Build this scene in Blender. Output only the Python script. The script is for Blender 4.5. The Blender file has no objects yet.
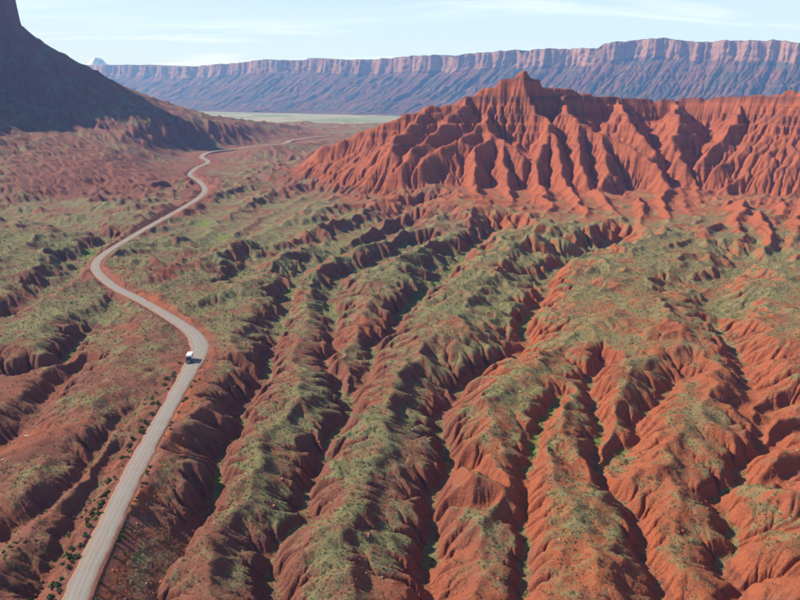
import bpy, math, random, time
import numpy as np
T0 = time.time()
rng = np.random.default_rng(7)
random.seed(7)
sc = bpy.context.scene
R = math.radians

# ------------------------------------------------------------------ camera
CAM_H, FPX, PITCH = 105.0, 720.0, 16.1
cd = bpy.data.cameras.new('camera')
cam = bpy.data.objects.new('camera', cd)
sc.collection.objects.link(cam)
cam.location = (0, 0, CAM_H)
cam.rotation_euler = (R(90 - PITCH), 0, 0)
cd.sensor_width = 36.0
cd.lens = 36.0 * FPX / 800.0
cd.clip_start, cd.clip_end = 1.0, 90000.0
sc.camera = cam

# ------------------------------------------------------------------ light
SUN_EL, SUN_AHEAD = 37.0, 20.0          # sun stands to the left, a little beyond the subject
world = bpy.data.worlds.new('World')
sc.world = world
world.use_nodes = True
wn, wl = world.node_tree.nodes, world.node_tree.links
wn.clear()
sky = wn.new('ShaderNodeTexSky')
sky.sky_type = 'NISHITA'
sky.sun_disc = False
sky.sun_elevation = R(SUN_EL)
sky.sun_rotation = R(270 + SUN_AHEAD)
sky.air_density, sky.dust_density, sky.ozone_density = 1.0, 0.5, 1.0
SKY_STRENGTH = 0.05
bg = wn.new('ShaderNodeBackground')
bg.inputs['Strength'].default_value = SKY_STRENGTH
wo = wn.new('ShaderNodeOutputWorld')
# thin cirrus: streaky noise on the sky dome projected to a cloud deck
tc = wn.new('ShaderNodeTexCoord')
sep = wn.new('ShaderNodeSeparateXYZ'); wl.new(tc.outputs['Generated'], sep.inputs[0])
zc = wn.new('ShaderNodeMath'); zc.operation = 'MAXIMUM'; zc.inputs[1].default_value = 0.02
wl.new(sep.outputs['Z'], zc.inputs[0])
za = wn.new('ShaderNodeMath'); za.operation = 'ADD'; za.inputs[1].default_value = 0.12
wl.new(zc.outputs[0], za.inputs[0])
dx_ = wn.new('ShaderNodeMath'); dx_.operation = 'DIVIDE'; wl.new(sep.outputs['X'], dx_.inputs[0]); wl.new(za.outputs[0], dx_.inputs[1])
dy_ = wn.new('ShaderNodeMath'); dy_.operation = 'DIVIDE'; wl.new(sep.outputs['Y'], dy_.inputs[0]); wl.new(za.outputs[0], dy_.inputs[1])
cmb = wn.new('ShaderNodeCombineXYZ'); wl.new(dx_.outputs[0], cmb.inputs[0]); wl.new(dy_.outputs[0], cmb.inputs[1])
mp = wn.new('ShaderNodeMapping'); mp.inputs['Rotation'].default_value = (0, 0, R(38)); mp.inputs['Scale'].default_value = (0.30, 1.0, 1)
wl.new(cmb.outputs[0], mp.inputs['Vector'])
cn = wn.new('ShaderNodeTexNoise'); cn.inputs['Scale'].default_value = 1.3; cn.inputs['Detail'].default_value = 7; cn.inputs['Roughness'].default_value = 0.55
cn.inputs['Distortion'].default_value = 0.6
wl.new(mp.outputs[0], cn.inputs['Vector'])
cr = wn.new('ShaderNodeValToRGB'); cr.color_ramp.elements[0].position = 0.50; cr.color_ramp.elements[1].position = 0.75
cr.color_ramp.elements[0].color = (0, 0, 0, 1); cr.color_ramp.elements[1].color = (0.75, 0.75, 0.75, 1)
wl.new(cn.outputs[0], cr.inputs[0])
mx = wn.new('ShaderNodeMix'); mx.data_type = 'RGBA'
mx.inputs[7].default_value = (11.2, 15.0, 22.5, 1)
am = wn.new('ShaderNodeMath'); am.operation = 'DIVIDE'; am.use_clamp = True; am.inputs[0].default_value = 0.048   # thin veil: denser along slanted sight lines
za2 = wn.new('ShaderNodeMath'); za2.operation = 'POWER'; za2.inputs[1].default_value = 2.0
wl.new(za.outputs[0], za2.inputs[0]); wl.new(za2.outputs[0], am.inputs[1])
vf_ = wn.new('ShaderNodeMath'); vf_.operation = 'MULTIPLY'; vf_.inputs[1].default_value = 0.72
wl.new(am.outputs[0], vf_.inputs[0]); wl.new(vf_.outputs[0], mx.inputs[0]); wl.new(sky.outputs[0], mx.inputs[6])
cf = wn.new('ShaderNodeMath'); cf.operation = 'MULTIPLY'; cf.use_clamp = True
wl.new(cr.outputs[0], cf.inputs[0]); wl.new(am.outputs[0], cf.inputs[1])
mw = wn.new('ShaderNodeMix'); mw.data_type = 'RGBA'; mw.inputs[7].default_value = (17.0, 18.6, 22.5, 1)
wl.new(cf.outputs[0], mw.inputs[0]); wl.new(mx.outputs[2], mw.inputs[6])
wl.new(mw.outputs[2], bg.inputs['Color'])
wl.new(bg.outputs[0], wo.inputs['Surface'])

sd = bpy.data.lights.new('sun', 'SUN')
sd.energy, sd.angle, sd.color = 5.0, R(0.5), (1.0, 0.93, 0.82)
sun = bpy.data.objects.new('sun', sd)
sc.collection.objects.link(sun)
from mathutils import Vector
SUN_DIR = Vector((-math.cos(R(SUN_AHEAD)) * math.cos(R(SUN_EL)), math.sin(R(SUN_AHEAD)) * math.cos(R(SUN_EL)), math.sin(R(SUN_EL))))
sun.rotation_euler = SUN_DIR.to_track_quat('Z', 'Y').to_euler()
sun.location = (-600, 200, 900)

vs = sc.view_settings
vs.view_transform, vs.look, vs.exposure, vs.gamma = 'Standard', 'None', 0.56, 1.0
vs.use_curve_mapping = False
sc.render.engine = 'CYCLES'
sc.cycles.use_denoising = True
sc.cycles.volume_bounces = 2
sc.cycles.max_bounces = 6
sc.cycles.diffuse_bounces = 2
HAZE_DENSITY, HAZE_COLOR = 0.000105, (0.15, 0.40, 1.0)

# ------------------------------------------------------------------ helpers
def link(o):
    sc.collection.objects.link(o); return o

def unproject(px, py, z=0.0):
    p = R(PITCH); u = (px - 400.0) / FPX; v = (300.0 - py) / FPX
    d = np.array([u, math.cos(p) + v * math.sin(p), -math.sin(p) + v * math.cos(p)])
    t = (z - CAM_H) / d[2]
    return d * t + np.array([0, 0, CAM_H])

def at_depth(px, py, Y):
    p = R(PITCH); u = (px - 400.0) / FPX; v = (300.0 - py) / FPX
    d = np.array([u, math.cos(p) + v * math.sin(p), -math.sin(p) + v * math.cos(p)])
    return d * (Y / d[1]) + np.array([0, 0, CAM_H])

def on_ramp(px, py, y0=722.0, b=0.42):
    """meeting point of a sight line with the butte's mean front slope z = b (Y - y0)"""
    p = R(PITCH); u = (px - 400.0) / FPX; v = (300.0 - py) / FPX
    d = np.array([u, math.cos(p) + v * math.sin(p), -math.sin(p) + v * math.cos(p)])
    t = (CAM_H + b * y0) / (b * d[1] - d[2])
    return d * t + np.array([0, 0, CAM_H])

_perm = {}
def _hash(ix, iy, seed):
    h = (ix.astype(np.uint32) * np.uint32(374761393) + iy.astype(np.uint32) * np.uint32(668265263) + np.uint32(seed * 2654435 + 12345))
    h = (h ^ (h >> np.uint32(13))) * np.uint32(1274126177)
    return h ^ (h >> np.uint32(16))

def noise(x, y, seed=0):
    """gradient noise about -1..1"""
    x0 = np.floor(x); y0 = np.floor(y)
    fx = (x - x0).astype(np.float32); fy = (y - y0).astype(np.float32)
    ix = x0.astype(np.int32); iy = y0.astype(np.int32)
    u = fx * fx * fx * (fx * (fx * 6 - 15) + 10); v = fy * fy * fy * (fy * (fy * 6 - 15) + 10)
    def g(dx, dy):
        a = _hash(ix + dx, iy + dy, seed).astype(np.float32) * np.float32(2 * math.pi / 4294967296.0)
        return np.cos(a) * (fx - dx) + np.sin(a) * (fy - dy)
    a = g(0, 0); b = g(1, 0); c = g(0, 1); d = g(1, 1)
    return ((a + (b - a) * u) + ((c + (d - c) * u) - (a + (b - a) * u)) * v) * np.float32(1.5)

def fbm(x, y, scale, octs=4, seed=0, gain=0.5, lac=2.03):
    s = np.zeros(x.shape, np.float32); a = 1.0; f = 1.0 / scale; n = 0.0
    for o in range(octs):
        s += a * noise(x * f + 17.3 * o, y * f - 9.1 * o, seed + o); n += a
        a *= gain; f *= lac
    return s / n

def smooth(a, b, x):
    t = np.clip((x - a) / (b - a), 0, 1); return t * t * (3 - 2 * t)

def seg_dist(X, Y, P):
    """yields (distance, z) to each segment of a 3D polyline"""
    for (ax, ay, az), (bx, by, bz) in zip(P[:-1], P[1:]):
        ex, ey = bx - ax, by - ay; L2 = ex * ex + ey * ey + 1e-9
        t = np.clip(((X - ax) * ex + (Y - ay) * ey) / L2, 0, 1)
        yield np.hypot(X - ax - t * ex, Y - ay - t * ey), az + t * (bz - az)

def upsample(C, iy, ix):
    """bilinear sampling of a coarse array at fractional row/col positions (separable)"""
    y0 = np.clip(np.floor(iy).astype(int), 0, C.shape[0] - 2); fy = (iy - y0)[:, None].astype(np.float32)
    x0 = np.clip(np.floor(ix).astype(int), 0, C.shape[1] - 2); fx = (ix - x0)[None, :].astype(np.float32)
    A = C[y0] * (1 - fy) + C[y0 + 1] * fy
    return A[:, x0] * (1 - fx) + A[:, x0 + 1] * fx

OFF = [(-1, -1), (-1, 0), (-1, 1), (0, -1), (0, 1), (1, -1), (1, 0), (1, 1)]
def _sl(o, n):
    return (slice(max(0, -o), n - max(0, o)), slice(max(0, o), n + min(0, o)))

def erode(h, X, Y, iters, K, m=0.5, D=0.0, amax=4000.0, fixed=None, pit=2):
    """stream-power incision with D8 routing, pit filling and creep"""
    ny, nx = h.shape; N = ny * nx
    ids = np.arange(N, dtype=np.int32).reshape(ny, nx)
    geo = []
    for oy, ox in OFF:
        cy, sy = _sl(oy, ny); cx, sx = _sl(ox, nx)
        d = np.hypot(X[cy, cx] - X[sy, sx], Y[cy, cx] - Y[sy, sx])
        geo.append((cy, cx, sy, sx, (1.0 / d).astype(np.float32)))
    gx = np.gradient(X, axis=1); gy = np.gradient(Y, axis=0)
    area = np.abs(gx * gy).astype(np.float32).ravel()
    cx_ = np.clip(D / (gx * gx), 0, 0.2).astype(np.float32); cy_ = np.clip(D / (gy * gy), 0, 0.2).astype(np.float32)
    jit = (0.75 + 0.5 * rng.random(h.shape)).astype(np.float32)
    A = None
    for it in range(iters):
        for _ in range(pit):
            mn = np.full_like(h, 1e9)
            for cy, cx, sy, sx, w in geo:
                mn[cy, cx] = np.minimum(mn[cy, cx], h[sy, sx])
            h = np.maximum(h, np.minimum(mn + 1e-3, h + 3.0))
        best = np.zeros_like(h); rec = np.full((ny, nx), N, np.int32); invd = np.zeros_like(h); hr = h.copy()
        for k, (cy, cx, sy, sx, w) in enumerate(geo):
            s = (h[cy, cx] - h[sy, sx]) * w
            j = np.roll(jit, (it * 7 + k * 13, it * 11 + k * 29), (0, 1))[cy, cx]
            sj = s * j
            b = best[cy, cx]
            upd = sj > b
            b[upd] = sj[upd]
            r_ = rec[cy, cx]; r_[upd] = ids[sy, sx][upd]
            i_ = invd[cy, cx]; i_[upd] = w[upd]
            h_ = hr[cy, cx]; h_[upd] = h[sy, sx][upd]
        r = np.append(rec.ravel(), N)
        A = np.append(area, 0).astype(np.float64)
        steps = 11
        for _ in range(steps):
            A2 = A + np.bincount(r, weights=A, minlength=N + 1)
            A2[N] = 0
            A = A2; r = r[r]
            if r[:N].min() == N: break
        A = A[:N].reshape(ny, nx).astype(np.float32)
        F = K * np.minimum(A, amax) ** m * invd
        hn = (h + F * hr) / (1 + F)
        if fixed is not None: hn = h + (hn - h) * (1 - fixed)
        h = hn
        if D > 0:
            l = np.zeros_like(h)
            l[:, 1:-1] += cx_[:, 1:-1] * (h[:, 2:] + h[:, :-2] - 2 * h[:, 1:-1])
            l[1:-1] += cy_[1:-1] * (h[2:] + h[:-2] - 2 * h[1:-1])
            h = h + l
    return h, A

def grid_mesh(name, X, Y, Z, attrs=None, material=None, flip=False):
    ny, nx = X.shape
    me = bpy.data.meshes.new(name)
    co = np.stack([X, Y, Z], -1).astype(np.float32).reshape(-1)
    ids = np.arange(ny * nx, dtype=np.int32).reshape(ny, nx)
    q = np.stack([ids[:-1, :-1], ids[:-1, 1:], ids[1:, 1:], ids[1:, :-1]], -1).reshape(-1, 4)
    if flip: q = q[:, ::-1]
    me.vertices.add(ny * nx); me.vertices.foreach_set('co', co)
    nf = len(q)
    me.loops.add(nf * 4); me.loops.foreach_set('vertex_index', np.ascontiguousarray(q).reshape(-1))
    me.polygons.add(nf)
    me.polygons.foreach_set('loop_start', np.arange(0, nf * 4, 4, dtype=np.int32))
    me.update(calc_edges=True)
    me.polygons.foreach_set('use_smooth', np.ones(nf, bool))
    for k, v in (attrs or {}).items():
        a = me.attributes.new(k, 'FLOAT', 'POINT'); a.data.foreach_set('value', v.astype(np.float32).reshape(-1))
    if material: me.materials.append(material)
    o = bpy.data.objects.new(name, me)
    return link(o)

# node-material helpers
class NT:
    def __init__(s, name):
        s.m = bpy.data.materials.new(name); s.m.use_nodes = True
        s.t = s.m.node_tree; s.n = s.t.nodes; s.l = s.t.links
        s.b = s.n['Principled BSDF']; s.b.inputs['Roughness'].default_value = 0.95
        s.b.inputs['Specular IOR Level'].default_value = 0.1
    def attr(s, k):
        a = s.n.new('ShaderNodeAttribute'); a.attribute_name = k; return a.outputs['Fac']
    def pos(s):
        g = s.n.new('ShaderNodeNewGeometry'); return g.outputs['Position']
    def noise(s, scale, detail=4, rough=0.6, vec=None, dist=0.0):
        t = s.n.new('ShaderNodeTexNoise'); t.inputs['Scale'].default_value = scale; t.inputs['Detail'].default_value = detail
        t.inputs['Roughness'].default_value = rough; t.inputs['Distortion'].default_value = dist
        s.l.new(vec if vec is not None else s.pos(), t.inputs['Vector']); return t.outputs[0]
    def math(s, op, a, b=None, clamp=False):
        t = s.n.new('ShaderNodeMath'); t.operation = op; t.use_clamp = clamp
        for i, v in enumerate((a, b)):
            if v is None: continue
            if isinstance(v, (int, float)): t.inputs[i].default_value = v
            else: s.l.new(v, t.inputs[i])
        return t.outputs[0]
    def step(s, v, lo, hi):
        t = s.n.new('ShaderNodeMapRange'); t.interpolation_type = 'SMOOTHSTEP'
        t.inputs[1].default_value = lo; t.inputs[2].default_value = hi
        s.l.new(v, t.inputs[0]); return t.outputs[0]
    def mix(s, f, a, b, mode='MIX'):
        t = s.n.new('ShaderNodeMix'); t.data_type = 'RGBA'; t.blend_type = mode
        if isinstance(f, (int, float)): t.inputs[0].default_value = f
        else: s.l.new(f, t.inputs[0])
        for i, v in ((6, a), (7, b)):
            if isinstance(v, tuple): t.inputs[i].default_value = (*v, 1)
            else: s.l.new(v, t.inputs[i])
        return t.outputs[2]
    def mapping(s, scale, vec=None):
        t = s.n.new('ShaderNodeMapping'); t.inputs['Scale'].default_value = scale
        s.l.new(vec if vec is not None else s.pos(), t.inputs['Vector']); return t.outputs[0]
    def color(s, c): s.l.new(c, s.b.inputs['Base Color'])
    def bump(s, h, strength, dist):
        t = s.n.new('ShaderNodeBump'); t.inputs['Strength'].default_value = strength; t.inputs['Distance'].default_value = dist
        s.l.new(h, t.inputs['Height']); s.l.new(t.outputs[0], s.b.inputs['Normal'])

def flat_mat(name, col, rough=0.6, var=0.15, scale=3.0, metal=0.0, spec=0.3):
    k = NT(name)
    n = k.noise(scale, 4)
    k.color(k.mix(n, tuple(c * (1 - var) for c in col), tuple(min(1, c * (1 + var)) for c in col)))
    k.b.inputs['Roughness'].default_value = rough; k.b.inputs['Metallic'].default_value = metal
    k.b.inputs['Specular IOR Level'].default_value = spec
    return k.m

# ------------------------------------------------------------------ materials of the land
def land_material():
    k = NT('red_earth')
    veg, lush, tone, wall = k.attr('veg'), k.attr('lush'), k.attr('tone'), k.attr('wall')
    n1 = k.noise(0.035, 6, 0.6); n2 = k.noise(0.35, 5, 0.65); n3 = k.noise(1.6, 4, 0.7)
    orange = k.mix(n2, (0.27, 0.068, 0.031), (0.41, 0.125, 0.058))
    maroon = k.mix(n2, (0.155, 0.058, 0.042), (0.25, 0.100, 0.070))
    soil = k.mix(k.step(k.math('ADD', tone, k.math('MULTIPLY', k.math('SUBTRACT', n1, 0.5), 0.9)), 0.25, 0.75), orange, maroon)
    g1 = k.noise(5.0, 4, 0.75)
    soil = k.mix(k.step(k.math('ADD', n3, k.math('MULTIPLY', k.math('SUBTRACT', g1, 0.5), 0.8)), 0.50, 0.80), soil, (0.17, 0.062, 0.044))
    soil = k.mix(k.math('MULTIPLY', k.math('SUBTRACT', 1.0, k.step(k.math('ADD', n3, k.math('MULTIPLY', k.math('SUBTRACT', g1, 0.5), 0.9)), 0.20, 0.44)), 0.6), soil, (0.43, 0.175, 0.095))
    # strata, thin horizontal beds of harder, browner rock
    sp = k.n.new('ShaderNodeSeparateXYZ'); k.l.new(k.pos(), sp.inputs[0])
    bed = k.noise(1.0, 3, 0.7, vec=k.mapping((0.004, 0.004, 0.42)))
    soil = k.mix(k.math('MULTIPLY', k.step(bed, 0.53, 0.62), k.math('MULTIPLY', wall, k.math('MULTIPLY', k.step(k.noise(0.02, 4, 0.7), 0.35, 0.65), 0.75))), soil, (0.17, 0.060, 0.045))
    soil = k.mix(k.math('MULTIPLY', k.attr('cap'), 0.75), soil, (0.135, 0.052, 0.042))
    # pale mauve crust on the flanks
    crust = k.math('MULTIPLY', k.step(k.noise(0.09, 5, 0.65), 0.50, 0.72), k.math('SUBTRACT', 0.75, k.math('MULTIPLY', wall, 0.75)))
    soil = k.mix(crust, soil, (0.26, 0.125, 0.090))
    # low plants between the shrubs
    sage = k.mix(n3, (0.135, 0.148, 0.066), (0.245, 0.25, 0.125))
    vf = k.math('ADD', veg, k.math('MULTIPLY', k.math('SUBTRACT', n3, 0.5), 1.1))
    vf = k.math('ADD', vf, k.math('MULTIPLY', k.math('SUBTRACT', n2, 0.5), 0.9))
    col = k.mix(k.math('MULTIPLY', k.step(vf, 0.40, 0.78), 0.85), soil, sage)
    green = k.mix(n3, (0.10, 0.15, 0.025), (0.21, 0.26, 0.055))
    lf = k.math('ADD', lush, k.math('MULTIPLY', k.math('SUBTRACT', n3, 0.5), 0.8))
    col = k.mix(k.math('MULTIPLY', k.step(lf, 0.45, 0.95), 0.85), col, green)
    vo = k.n.new('ShaderNodeTexVoronoi'); vo.inputs['Scale'].default_value = 1.5; vo.inputs['Randomness'].default_value = 1.0
    k.l.new(k.pos(), vo.inputs['Vector'])
    sc_ = k.n.new('ShaderNodeSeparateColor'); k.l.new(vo.outputs['Color'], sc_.inputs[0])
    dot = k.math('SUBTRACT', 1.0, k.step(k.math('ADD', vo.outputs['Distance'], k.math('MULTIPLY', sc_.outputs[2], 0.16)), 0.24, 0.34))
    has = k.step(k.math('ADD', k.math('MULTIPLY', veg, 0.75), k.math('MULTIPLY', sc_.outputs[0], 0.6)), 0.46, 0.56)
    tuft = k.mix(sc_.outputs[1], (0.085, 0.09, 0.036), (0.29, 0.27, 0.13))
    col = k.mix(k.math('MULTIPLY', k.math('MULTIPLY', dot, has), 0.6), col, tuft)
    pe = k.n.new('ShaderNodeTexVoronoi'); pe.inputs['Scale'].default_value = 2.6
    k.l.new(k.pos(), pe.inputs['Vector'])
    se = k.n.new('ShaderNodeSeparateColor'); k.l.new(pe.outputs['Color'], se.inputs[0])
    pd = k.math('MULTIPLY', k.math('SUBTRACT', 1.0, k.step(pe.outputs['Distance'], 0.18, 0.28)), k.step(se.outputs[0], 0.72, 0.76))
    col = k.mix(k.math('MULTIPLY', pd, 0.6), col, k.mix(se.outputs[1], (0.12, 0.05, 0.035), (0.46, 0.25, 0.16)))
    k.color(col)
    hb = k.math('ADD', k.math('MULTIPLY', n3, 0.45), k.noise(0.6, 6, 0.75))
    hb = k.math('ADD', hb, k.math('MULTIPLY', k.math('MULTIPLY', dot, has), 0.25))
    k.bump(hb, 0.8, 1.0)
    return k.m
M_LAND = land_material()

# ------------------------------------------------------------------ terrain: grid
DA = 0.00131
a_in = np.arange(-0.60, 0.60 + 1e-6, DA)
a_out = 0.60 + np.cumsum(np.geomspace(DA * 1.2, 0.02, 46))
acol = np.concatenate([-a_out[::-1], a_in, a_out])
rows = [math.log(82.0)]
while rows[-1] < math.log(3600.0):
    yv = math.exp(rows[-1])
    rows.append(rows[-1] + (0.0021 if yv < 330 else 0.0030 if yv < 1010 else 0.0056 if yv < 1900 else 0.012))
yrow = np.exp(np.array(rows))
NY, NX = len(yrow), len(acol)
GX = (acol[None, :] * yrow[:, None]).astype(np.float32)
GY = np.repeat(yrow[:, None], NX, 1).astype(np.float32)

# ------------------------------------------------------------------ traced drainage: (z at first point, z at last point, photo positions)
GULLIES = [
 (-11, -6, [(148,600),(169,569),(199,535),(214,500),(212,474),(236,444),(243,420),(252,400),(268,380),(270,360),(276,342),(285,315),(288,298),(300,276),(330,262),(355,250),(385,240),(410,226)]),
 (-13, -6, [(280,600),(266,575),(268,557),(282,542),(305,522),(307,502),(312,482),(325,465),(331,447),(350,423),(342,400),(338,382),(326,372),(334,350),(332,325),(330,305),(338,285),(365,270),(395,258),(420,246)]),
 (-10, -5, [(350,423),(353,395),(363,377),(375,350),(392,332),(405,316),(420,300),(440,285),(450,266),(470,250),(492,236),(512,230)]),
 (-15, -7, [(424,600),(432,570),(434,545),(433,528),(432,507),(445,486),(447,470),(440,452),(434,434),(449,406),(466,392),(487,377),(515,364),(525,346),(521,328),(536,314),(543,298),(541,284),(556,270),(577,260),(602,250)]),
 (-10, -5, [(447,476),(462,468),(482,476),(500,487)]),
 (-11, -5, [(434,520),(455,514),(478,509),(496,503)]),
 (-11, -4, [(524,600),(527,572),(522,535),(520,515),(527,495),(525,477),(530,462),(531,447),(541,428),(552,412),(566,396)]),
 (-12, -5, [(662,600),(645,566),(638,537),(633,517),(613,501),(598,484),(594,467),(597,444),(594,420),(592,404),(586,394),(593,378),(606,366)]),
 (-7, -4, [(584,491),(572,474),(562,458),(551,447)]),
 (-11, -4, [(598,481),(614,472),(626,448),(634,434),(650,417),(660,402),(672,388),(684,376)]),
 (-12, -5, [(728,600),(718,565),(735,551),(735,532),(719,507),(733,492),(741,472),(757,457),(755,440),(748,416),(750,395),(745,372),(729,347),(715,326)]),
 (-9, -5, [(735,490),(752,491),(772,484),(800,476),(830,465)]),
 (-9, -5, [(757,458),(776,446),(800,432),(830,420)]),
 (-10, -4, [(755,440),(768,415),(784,404),(800,408)]),
 # left of the road
 (-9, -5, [(0,388),(35,379),(62,372),(75,347),(103,326),(119,306)]),
 (-11, -5, [(0,460),(12,450),(27,437),(38,420),(48,400),(64,385),(86,368)]),
 (-7, -4, [(0,548),(18,533),(48,516),(68,500),(85,475),(98,450),(115,435),(133,417)]),
 (-5, -3, [(40,600),(52,575),(67,545),(83,512),(99,482),(118,452)]),
 (-9, -4, [(0,330),(15,322),(35,310),(55,296),(75,280),(82,262),(95,250),(116,240)]),
 (-6, -4, [(0,203),(30,208),(60,213),(85,219)]),
 (-7, -4, [(10,222),(45,227),(75,235),(106,240)]),
 # side ravines right of the road
 (-10, -2, [(243,418),(222,408),(206,400)]), (-10, -2, [(237,440),(220,432),(200,422)]), (-9, -2, [(268,384),(250,375),(232,362)]),
 (-9, -2, [(214,498),(200,486),(190,470)]),
 # middle ground
 (-8, -4, [(190,246),(208,226),(235,205),(255,195),(290,183)]),
 (-9, -4, [(205,256),(232,236),(255,223),(285,206),(310,195)]),
 (-9, -4, [(240,246),(285,216),(318,203),(330,194),(350,186)]),
 (-8, -4, [(270,248),(300,231),(330,226),(356,213)]),
 (-8, -4, [(330,253),(355,236),(386,223),(420,206)]),
 (-8, -4, [(232,290),(255,268),(285,255),(310,245),(330,240)]),
 (-8, -4, [(602,250),(625,240),(650,228),(672,214)]),
 (-8, -4, [(715,326),(712,305),(726,285),(745,268),(770,255)]),
 (-7, -4, [(690,300),(720,282)]),
]
RIDGES = [
 (0, 1, [(92,604),(118,556),(140,521),(158,481),(167,450),(180,425)]),
 (1, 1, [(180,425),(196,408),(215,400),(228,396)]), (1, 1, [(180,425),(205,430),(222,424)]),
 (1, 1, [(190,398),(214,384),(232,378)]), (0, 1, [(190,398),(205,372),(220,352),(240,338),(262,322),(270,305)]),
 (1, 1, [(228,348),(252,355)]),
 (0, 3, [(205,604),(225,556),(237,528),(250,500),(262,470),(275,440),(286,410),(295,384),(299,360),(304,332),(308,305),(314,286),(345,272),(375,262),(402,250),(425,236)]),
 (1, 2, [(262,470),(280,476),(297,486)]), (1, 2, [(286,410),(308,404),(322,392)]), (2,2,[(290,400),(315,420),(335,418)]),
 (2, 2, [(346,368),(350,348),(352,325),(356,302),(376,285),(402,272),(430,262),(452,246)]),
 (2, 4, [(375,604),(366,560),(364,520),(380,497),(386,468),(385,444),(388,430),(397,412),(408,388),(424,362),(440,352)]),
 (2, 3, [(388,430),(412,440),(424,448)]), (2, 3, [(424,362),(446,372),(462,378)]),
 (2, 3, [(424,362),(405,350),(400,335)]),
 (2, 5, [(440,352),(434,334),(445,322),(470,317),(488,317),(503,320),(507,330)]),
 (3, 3, [(470,317),(480,300),(500,285),(512,276),(522,260),(532,246)]),
 (1, 4, [(496,604),(490,572),(489,542),(496,512),(505,488),(515,470),(519,450),(514,430),(510,413),(518,397),(536,382),(553,366),(570,345),(588,326),(602,318),(640,304),(662,290),(682,274),(700,262)]),
 (0, 1, [(467,494),(478,488)]),
 (1, 4, [(605,604),(592,572),(577,542),(582,513),(584,498),(570,470),(560,446),(563,420),(576,404),(578,385),(566,368)]),
 (1, 4, [(608,468),(616,442),(628,412),(634,400),(646,386),(661,371),(684,362),(699,352)]),
 (2, 6, [(686,604),(686,572),(695,550),(693,522),(697,500),(693,472),(688,455),(692,440),(695,417),(700,395),(697,372),(702,347),(695,325),(676,302),(660,290)]),
 (2, 2, [(693,522),(672,528),(648,528)]), (2, 2, [(688,455),(660,468),(630,478)]), (2,1,[(686,572),(665,558),(652,560)]),
 (2, 2, [(695,500),(716,520),(730,540)]),
 (4, 9, [(752,351),(770,368),(800,394),(840,420),(850,480),(865,560),(870,620)]),
 (3, 3, [(752,351),(755,375),(758,400)]),
 (3, 1, [(850,500),(800,506),(745,507)]), (3, 1, [(855,540),(800,548),(742,545)]), (3, 1, [(845,455),(800,460),(762,468)]),
 (3, 1, [(860,575),(800,585),(740,580)]), (3, 1, [(840,425),(800,434),(772,440)]),
 # left of the road
 (3, 2, [(-20,352),(0,345),(25,334),(45,319),(80,313),(120,302)]),
 (1, 2, [(60,440),(85,419),(105,386),(120,356),(140,336),(152,318)]),
 (1, 0, [(95,425),(70,440),(58,462),(48,490),(30,512),(14,529)]),
 (2, 1, [(-10,600),(25,572),(45,552),(58,542)]), (1, 0, [(-10,430),(15,415),(30,395)]),
 (2, 1, [(0,212),(40,218),(80,227),(110,234)]), (4, 3, [(-20,240),(20,240),(52,244),(60,256),(45,280),(20,296)]),
 # middle ground
 (3, 3, [(205,212),(222,203),(235,193),(260,187)]), (3, 3, [(213,233),(245,213),(275,196),(300,187),(330,180)]),
 (3, 3, [(240,235),(275,212),(300,200),(325,192)]), (3, 3, [(250,252),(285,226),(310,222),(335,215),(360,206)]),
 (3, 3, [(300,250),(330,235),(346,226),(370,212),(400,200)]), (3, 3, [(240,284),(275,265),(310,254),(345,246),(380,232)]),
 (6, 6, [(405,184),(440,192),(468,207),(500,219),(528,228),(562,240),(600,236),(640,228)]),
 (4, 4, [(740,345),(735,310),(755,290),(790,280),(820,275)]),
]
def place(lst):
    out = []
    for z0, z1, pts in lst:
        n = len(pts)
        out.append([tuple(unproject(px, py, z0 + (z1 - z0) * i / (n - 1))) for i, (px, py) in enumerate(pts)])
    return out
for q, (z0, z1, pts) in enumerate(GULLIES):      # every main wash leaves the picture and drains on
    x, y = pts[0]
    if y >= 598: GULLIES[q] = (z0 - 1.0, z1, [(x * 0.9 + 20, 980), (x, 690)] + pts)
    elif x == 0: GULLIES[q] = (z0 - 1.0, z1, [(-420, y + 60), (-120, y + 25)] + pts)
G3D, R3D = place(GULLIES), place(RIDGES)

ROAD_PX = [(60,640),(75,600),(85,575),(100,543),(118,505),(139,462),(159,425),(178,391),(189,371),(198,355),(200,345),(193,333),(175,320),(155,308),(135,297),(115,287),(100,275),(95.5,266),(100,258),(110,250),(125,241),(145,229),(170,215),(186,206),(201,196),(205,189),(199,181),(190,175),(196,168),(206,164),(208,161),(202,157),(210,152.5),(234,149.6),(260,146),(284,144),(291,141),(312,138),(330,136)]
ROAD_Z = 0.0
def catmull(P, n):
    P = np.array(P, float); out = []
    Q = np.vstack([2 * P[0] - P[1], P, 2 * P[-1] - P[-2]])
    for i in range(1, len(Q) - 2):
        for t in np.linspace(0, 1, n, endpoint=False):
            p0, p1, p2, p3 = Q[i - 1], Q[i], Q[i + 1], Q[i + 2]
            out.append(0.5 * (2 * p1 + (p2 - p0) * t + (2 * p0 - 5 * p1 + 4 * p2 - p3) * t * t + (3 * p1 - p0 - 3 * p2 + p3) * t ** 3))
    out.append(Q[-2]); return np.array(out)
def base_z(x, y):
    return 9.0 * smooth(900, 1700, y)
def on_base(px, py):
    p = unproject(px, py, 0.0)
    for _ in range(12):
        p = unproject(px, py, 0.5 * p[2] + 0.5 * float(base_z(p[0], p[1])))
    return p
ROAD = catmull([on_base(*p) for p in ROAD_PX], 14)
# even spacing
_d = np.concatenate([[0], np.cumsum(np.linalg.norm(np.diff(ROAD[:, :2], axis=0), axis=1))])
_s = np.arange(0, _d[-1], 2.0)
ROAD = np.stack([np.interp(_s, _d, ROAD[:, i]) for i in range(3)], 1)

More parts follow.
